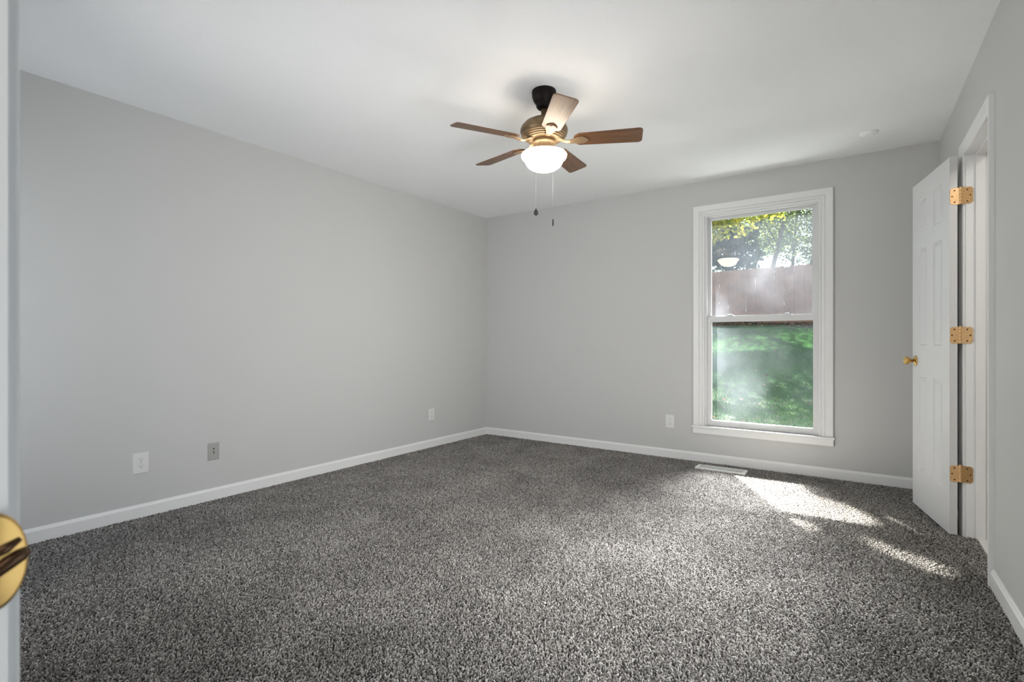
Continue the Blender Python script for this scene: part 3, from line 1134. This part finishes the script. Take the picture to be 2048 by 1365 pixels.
gx = np.linspace(-34, 14, 97)
gy = np.concatenate([np.linspace(4.82, 24, 80), np.linspace(25, 70, 20)])
X, Y = np.meshgrid(gx, gy)
Zg = np.where(Y < 24, gz(X, Y), gz(X, 24 * np.ones_like(Y)) - 0.02 * (Y - 24))
vv = np.stack([X.ravel(), Y.ravel(), Zg.ravel()], 1)
nx, ny = len(gx), len(gy)
ii, jj = np.meshgrid(np.arange(nx - 1), np.arange(ny - 1))
a = (jj * nx + ii).ravel()
fc = np.stack([a, a + 1, a + nx + 1, a + nx], 1)
me = numpy_mesh('ground', vv, fc.ravel(), np.full(len(fc), 4), None, M['soil'])
o = bpy.data.objects.new('ground', me)
COL.objects.link(o)
tag(o, 'sloping back yard rising to the fence', 'ground', kind='structure')

FENCE_Y = 19.0

# grass in the wedge seen through the window
NG = 260000
gyv = 5.2 + (FENCE_Y - 0.5 - 5.2) * np.sqrt(rng.uniform(0, 1, NG))
gxv = gyv * rng.uniform(-0.33, -0.02, NG)
edge = np.clip((FENCE_Y - 1.2 - gyv) / 1.4, 0.05, 1)
keep = rng.uniform(0, 1, NG) < edge
gxv, gyv = gxv[keep], gyv[keep]
NG = len(gxv)
hgt = rng.uniform(0.018, 0.055, NG)
aa = rng.uniform(0, 2 * np.pi, NG)
wd = rng.uniform(0.0025, 0.006, NG)
ln = rng.uniform(0, 0.045, NG)
zb = gz(gxv, gyv) - 0.004
p0 = np.stack([gxv - np.cos(aa) * wd, gyv - np.sin(aa) * wd, zb], 1)
p1 = np.stack([gxv + np.cos(aa) * wd, gyv + np.sin(aa) * wd, zb], 1)
p2 = np.stack([gxv - np.sin(aa) * ln, gyv + np.cos(aa) * ln, zb + hgt], 1)
V = np.stack([p0, p1, p2], 1).reshape(-1, 3)
patch = 0.5 + 0.5 * np.sin(gxv * 1.9 + np.sin(gyv * 1.1) * 2)
att = np.repeat(np.clip(0.15 + 0.35 * patch + rng.uniform(0, 0.5, NG), 0, 1), 3)
me = numpy_mesh('grass', V, np.arange(NG * 3), np.full(NG, 3), att, M['grass'])
o = bpy.data.objects.new('grass', me)
COL.objects.link(o)
tag(o, 'short green lawn grass seen through the lower pane', 'grass', kind='stuff')


def leaves(P, size, nrm=None, spread=0.6):
    """kite-shaped leaves at points P; returns verts, face arrays"""
    k = len(P)
    if nrm is None:
        nrm = rng.normal(size=(k, 3))
    nrm = nrm / np.linalg.norm(nrm, axis=1, keepdims=True)
    t = np.cross(nrm, rng.normal(size=(k, 3)))
    t /= np.linalg.norm(t, axis=1, keepdims=True)
    b_ = np.cross(nrm, t)
    s = size * rng.uniform(0.6, 1.3, k)[:, None]
    v = np.stack([P - t * s * 0.5, P + b_ * s * 0.36 - t * s * 0.05 + nrm * s * 0.08, P + t * s * 0.55, P - b_ * s * 0.36 - t * s * 0.05 + nrm * s * 0.08], 1)
    return v.reshape(-1, 3)


def leaf_obj(name, P, size, material, parent=None, nrm=None, att=None):
    V = leaves(P, size, nrm)
    k = len(P)
    if att is None:
        att = rng.uniform(0, 1, k)
    me = numpy_mesh(name, V, np.arange(k * 4), np.full(k, 4), np.repeat(att, 4), material)
    o = bpy.data.objects.new(name, me)
    COL.objects.link(o)
    if parent:
        o.parent = parent
    return o


# litter of leaves at the fence foot and here and there on the lawn
n1, n2 = 3200, 130
ly = np.concatenate([FENCE_Y - 0.15 - np.abs(rng.normal(0, 0.75, n1)), rng.uniform(6, FENCE_Y - 1, n2)])
lx = ly * rng.uniform(-0.33, -0.02, n1 + n2)
P = np.stack([lx, ly, gz(lx, ly) + 0.03 + rng.uniform(0, 0.03, n1 + n2)], 1)
nr = np.tile(np.array([[0, 0, 1.0]]), (n1 + n2, 1)) + rng.normal(0, 0.35, (n1 + n2, 3))
o = leaf_obj('leaf_litter', P, 0.062, M['leaf_litter'], nrm=nr)
tag(o, 'brown fallen leaves scattered over the lawn and along the fence foot', 'leaf litter', kind='stuff')

# fence of upright boards
fen = empty('wooden_fence', (-2.5, FENCE_Y, float(gz(-2.5, FENCE_Y))), 'reddish brown board fence across the back yard', 'fence', world_parts=True)
FT = 3.50
x = -9.6
pitch = 0.145
i = 0
while x < 4.2:
    wv = pitch - random.choice((-0.004, -0.002, 0.0, 0.0005, 0.001, 0.002))
    zt_ = FT + random.uniform(-0.02, 0.02)
    zb_ = float(gz(x, FENCE_Y)) + 0.03 + random.uniform(-0.01, 0.015)
    yo = (0.0 if i % 2 else 0.0185)
    bm = bmesh.new()
    edge = [(wv, zb_)]
    for k in range(1, 26):
        zz = zb_ + (zt_ - 0.05 - zb_) * k / 26
        edge.append((wv - (random.choice((0.003, 0.005, 0.008)) if random.random() < 0.2 else 0.0), zz))
    prism(bm, [(0, zb_)] + edge + [(wv, zt_ - 0.03), (wv - 0.03, zt_), (0.03, zt_), (0, zt_ - 0.03)], FENCE_Y + yo, FENCE_Y + yo + 0.018, lambda a_, c_, d_: (x + a_, d_, c_))
    obj('board', bm, M['fence'], fen)
    x += pitch
    i += 1
for dz in (0.35, 1.0, 1.6):
    bm = bmesh.new()
    xa = -9.6
    box(bm, xa, 4.2, FENCE_Y + 0.037, FENCE_Y + 0.075, 1.66 + dz - 0.045, 1.66 + dz + 0.045)
    obj('rail', bm, M['fence'], fen)
for px in (-9.0, -6.6, -4.2, -1.8, 0.6, 3.0):
    bm = bmesh.new()
    box(bm, px - 0.045, px + 0.045, FENCE_Y + 0.076, FENCE_Y + 0.165, 1.3, FT - 0.05)
    obj('post', bm, M['fence'], fen)

# ---- trees
S2 = np.array(SD)


def window_shadow(P):
    t = (P[:, 1] - 4.70) / S2[1]
    q = P - t[:, None] * S2
    return q[:, 0], q[:, 2]


def in_poly(x, z, poly):
    ins = np.zeros(len(x), bool)
    k = len(poly)
    for i in range(k):
        x0, z0 = poly[i]
        x1, z1 = poly[(i + 1) % k]
        c = ((z0 > z) != (z1 > z)) & (x < (x1 - x0) * (z - z0) / (z1 - z0 + 1e-12) + x0)
        ins ^= c
    return ins


# gaps in the yard tree's crown through which the sun reaches the window
GAPS = [
    [(-1.35, 0.15), (-0.60, 0.22), (-0.66, 0.62), (-0.52, 0.85), (-0.52, 1.12), (-0.66, 1.24), (-0.84, 1.30), (-1.35, 1.30)],
    [(-1.35, 1.24), (-0.98, 1.30), (-0.96, 1.40), (-1.10, 1.56), (-1.35, 1.60)],
    [(-0.86, 1.44), (-0.78, 1.40), (-0.60, 1.64), (-0.58, 1.80), (-0.72, 1.84), (-0.86, 1.62)],
    [(-0.44, 0.86), (-0.30, 0.86), (-0.30, 1.24), (-0.44, 1.24)],
]


def blocks_gap(P):
    x, z = window_shadow(P)
    r = np.zeros(len(P), bool)
    for g in GAPS:
        r |= in_poly(x, z, g)
    return r


def grow(base, tips, r0, parent, mid=None):
    bm = bmesh.new()
    base = Vector(base)
    for (tip, rb, rt, start) in tips:
        a = Vector(start)
        t_ = Vector(tip)
        pts = []
        for i in range(6):
            u_ = i / 5
            p = a.lerp(t_, u_) + Vector((random.uniform(-1, 1), random.uniform(-1, 1), 0)) * 0.05 * (t_ - a).length * math.sin(math.pi * u_)
            pts.append(p)
        tube(bm, pts, [rb + (rt - rb) * i / 5 for i in range(6)], 8)
    return obj('trunk', bm, M['bark'], parent)


def tree(label, base, height, rtrunk, clusters, nleaf, lsize, leafm, group, branches=(), lean=(0, 0)):
    bz = float(gz(base[0], base[1])) - 0.05 if base[1] < 24 else float(gz(base[0], 24)) - 0.02 * (base[1] - 24) - 0.05
    t = empty('tree', (base[0], base[1], bz), label, 'tree', group=group, world_parts=True)
    top = (base[0] + lean[0], base[1] + lean[1], bz + height)
    tips = [(top, rtrunk, rtrunk * 0.35, (base[0], base[1], bz))]
    for (u_, tip, rb) in branches:
        s = Vector((base[0], base[1], bz)).lerp(Vector(top), u_)
        tips.append((tip, rb, 0.012, tuple(s)))
    grow(base, tips, rtrunk, t)
    tot = sum(c[6] for c in clusters)
    Ps = []
    for (cx, cy, cz, rx, ry, rz, wgt) in clusters:
        k = int(nleaf * wgt / tot)
        d = rng.normal(size=(k * 2, 3))
        d /= np.linalg.norm(d, axis=1, keepdims=True)
        rr = rng.uniform(0, 1, (k * 2, 1)) ** 0.45
        # clumps: sprays of leaves on twigs
        p = d * rr
        ctr = p[rng.integers(0, max(1, k // 22), k)]
        p = ctr + rng.normal(0, 0.11, (k, 3))
        Ps.append(np.array([cx, cy, cz]) + p * np.array([rx, ry, rz]))
    P = np.concatenate(Ps)
    P = P[~blocks_gap(P)]
    o = leaf_obj('crown', P, lsize, leafm, t)
    o.matrix_parent_inverse = t.matrix_basis.inverted()
    return t, P


# the yard maple that shades the window and hangs into the top of the view
mt, _ = tree('yellow-green maple whose leaves hang into the top of the view', (-7.2, 13.5), 8.0, 0.24,
             [(-5.2, 12.6, 8.2, 4.2, 4.2, 2.6, 7), (-2.6, 12.0, 7.8, 2.8, 3.2, 1.6, 4.5), (-3.4, 14.6, 4.8, 1.7, 1.5, 0.85, 2.0), (-3.9, 14.4, 4.6, 0.8, 1.2, 1.0, 0.8), (-5.2, 17.4, 7.2, 2.6, 1.4, 1.2, 2.2), (-4.8, 14.9, 7.8, 2.6, 1.5, 1.2, 2.4)],
             25000, 0.14, M['leaf_yellow'], 'yard trees', [(0.6, (-4.3, 12.2, 7.8), 0.09), (0.5, (-3.2, 14.4, 5.2), 0.06), (0.7, (-6, 11, 9.2), 0.08)])
# dense sprays of the same crown along the line from the sun to the window
qx = rng.uniform(-1.45, -0.15, 9000)
qz = rng.uniform(0.2, 2.5, 9000)
dd = rng.uniform(8.5, 12.5, 9000)
P = np.stack([qx, np.full(9000, 4.70), qz], 1) + dd[:, None] * S2
P = P[~blocks_gap(P)][:2600]
nr = np.tile(S2, (len(P), 1)) + rng.normal(0, 0.5, (len(P), 3))
o = leaf_obj('leaf_spray', P, 0.15, M['leaf_yellow'], mt, nrm=nr)
o.matrix_parent_inverse = mt.matrix_basis.inverted()

tree('dark spreading evergreen beyond the fence at the left', (-6.3, 21.5), 9.0, 0.2,
     [(-5.9, 21.5, 6.8, 2.3, 1.6, 2.6, 3), (-5.0, 21.3, 4.7, 1.5, 1.0, 0.7, 1.5), (-4.3, 21.4, 5.3, 1.0, 0.9, 0.6, 0.7), (-4.6, 21.5, 4.1, 1.5, 0.8, 0.4, 0.7)],
     10500, 0.15, M['leaf_dark'], 'trees beyond the fence',
     [(0.3, (-4.4, 21.3, 5.2), 0.06), (0.36, (-4.6, 21.4, 4.2), 0.06), (0.45, (-4.0, 21.3, 6.0), 0.06), (0.5, (-7.5, 21.2, 7.5), 0.06)])
tree('thin trunked tree beyond the fence near the view centre', (-3.02, 22.0), 8.5, 0.10,
     [(-3.0, 22, 8.2, 1.9, 1.5, 2.4, 3), (-3.1, 22, 5.6, 1.4, 1.0, 0.8, 0.9), (-3.0, 22.2, 4.8, 1.3, 0.8, 0.5, 0.4)], 5900, 0.10, M['leaf_mid'], 'trees beyond the fence',
     [(0.35, (-3.7, 22, 6.3), 0.03), (0.4, (-2.2, 22, 6.8), 0.03), (0.3, (-3.5, 22.2, 5.4), 0.025)])
tree('slender tree right of the thin trunk beyond the fence', (-2.55, 23.5), 8.8, 0.07,
     [(-2.5, 23.5, 8.4, 1.9, 1.4, 2.5, 3), (-2.3, 23.5, 5.7, 1.3, 1.0, 1.0, 1.0), (-2.3, 23.5, 4.7, 1.2, 0.9, 0.6, 0.5)], 5600, 0.09, M['leaf_mid'], 'trees beyond the fence',
     [(0.35, (-1.9, 23.4, 6.4), 0.025), (0.3, (-3.0, 23.5, 6.2), 0.025)])
tree('slender leaning tree at the right end of the view', (-2.1, 24.5), 8.8, 0.07,
     [(-1.6, 24.5, 8.2, 2.0, 1.5, 2.5, 3), (-1.8, 24.4, 5.9, 1.2, 1.0, 1.1, 1.1), (-1.9, 24.4, 4.7, 1.1, 0.9, 0.7, 0.6)], 5600, 0.09, M['leaf_mid'], 'trees beyond the fence',
     [(0.4, (-1.4, 24.5, 6.5), 0.025), (0.35, (-2.6, 24.5, 6.6), 0.025)], lean=(0.5, 0))
tree('olive leaved tree standing far behind the dark evergreen', (-4.6, 27), 9, 0.14,
     [(-4.6, 27, 8.0, 2.6, 1.6, 2.6, 3), (-3.9, 27, 5.9, 1.2, 1.0, 0.9, 0.8)], 5200, 0.14, M['leaf_mid'], 'trees beyond the fence',
     [(0.4, (-3.7, 27, 6.6), 0.04), (0.35, (-5.6, 27, 6.6), 0.04)])

for o in list(bpy.data.objects):
    if 'world_parts' in o:
        del o['world_parts']
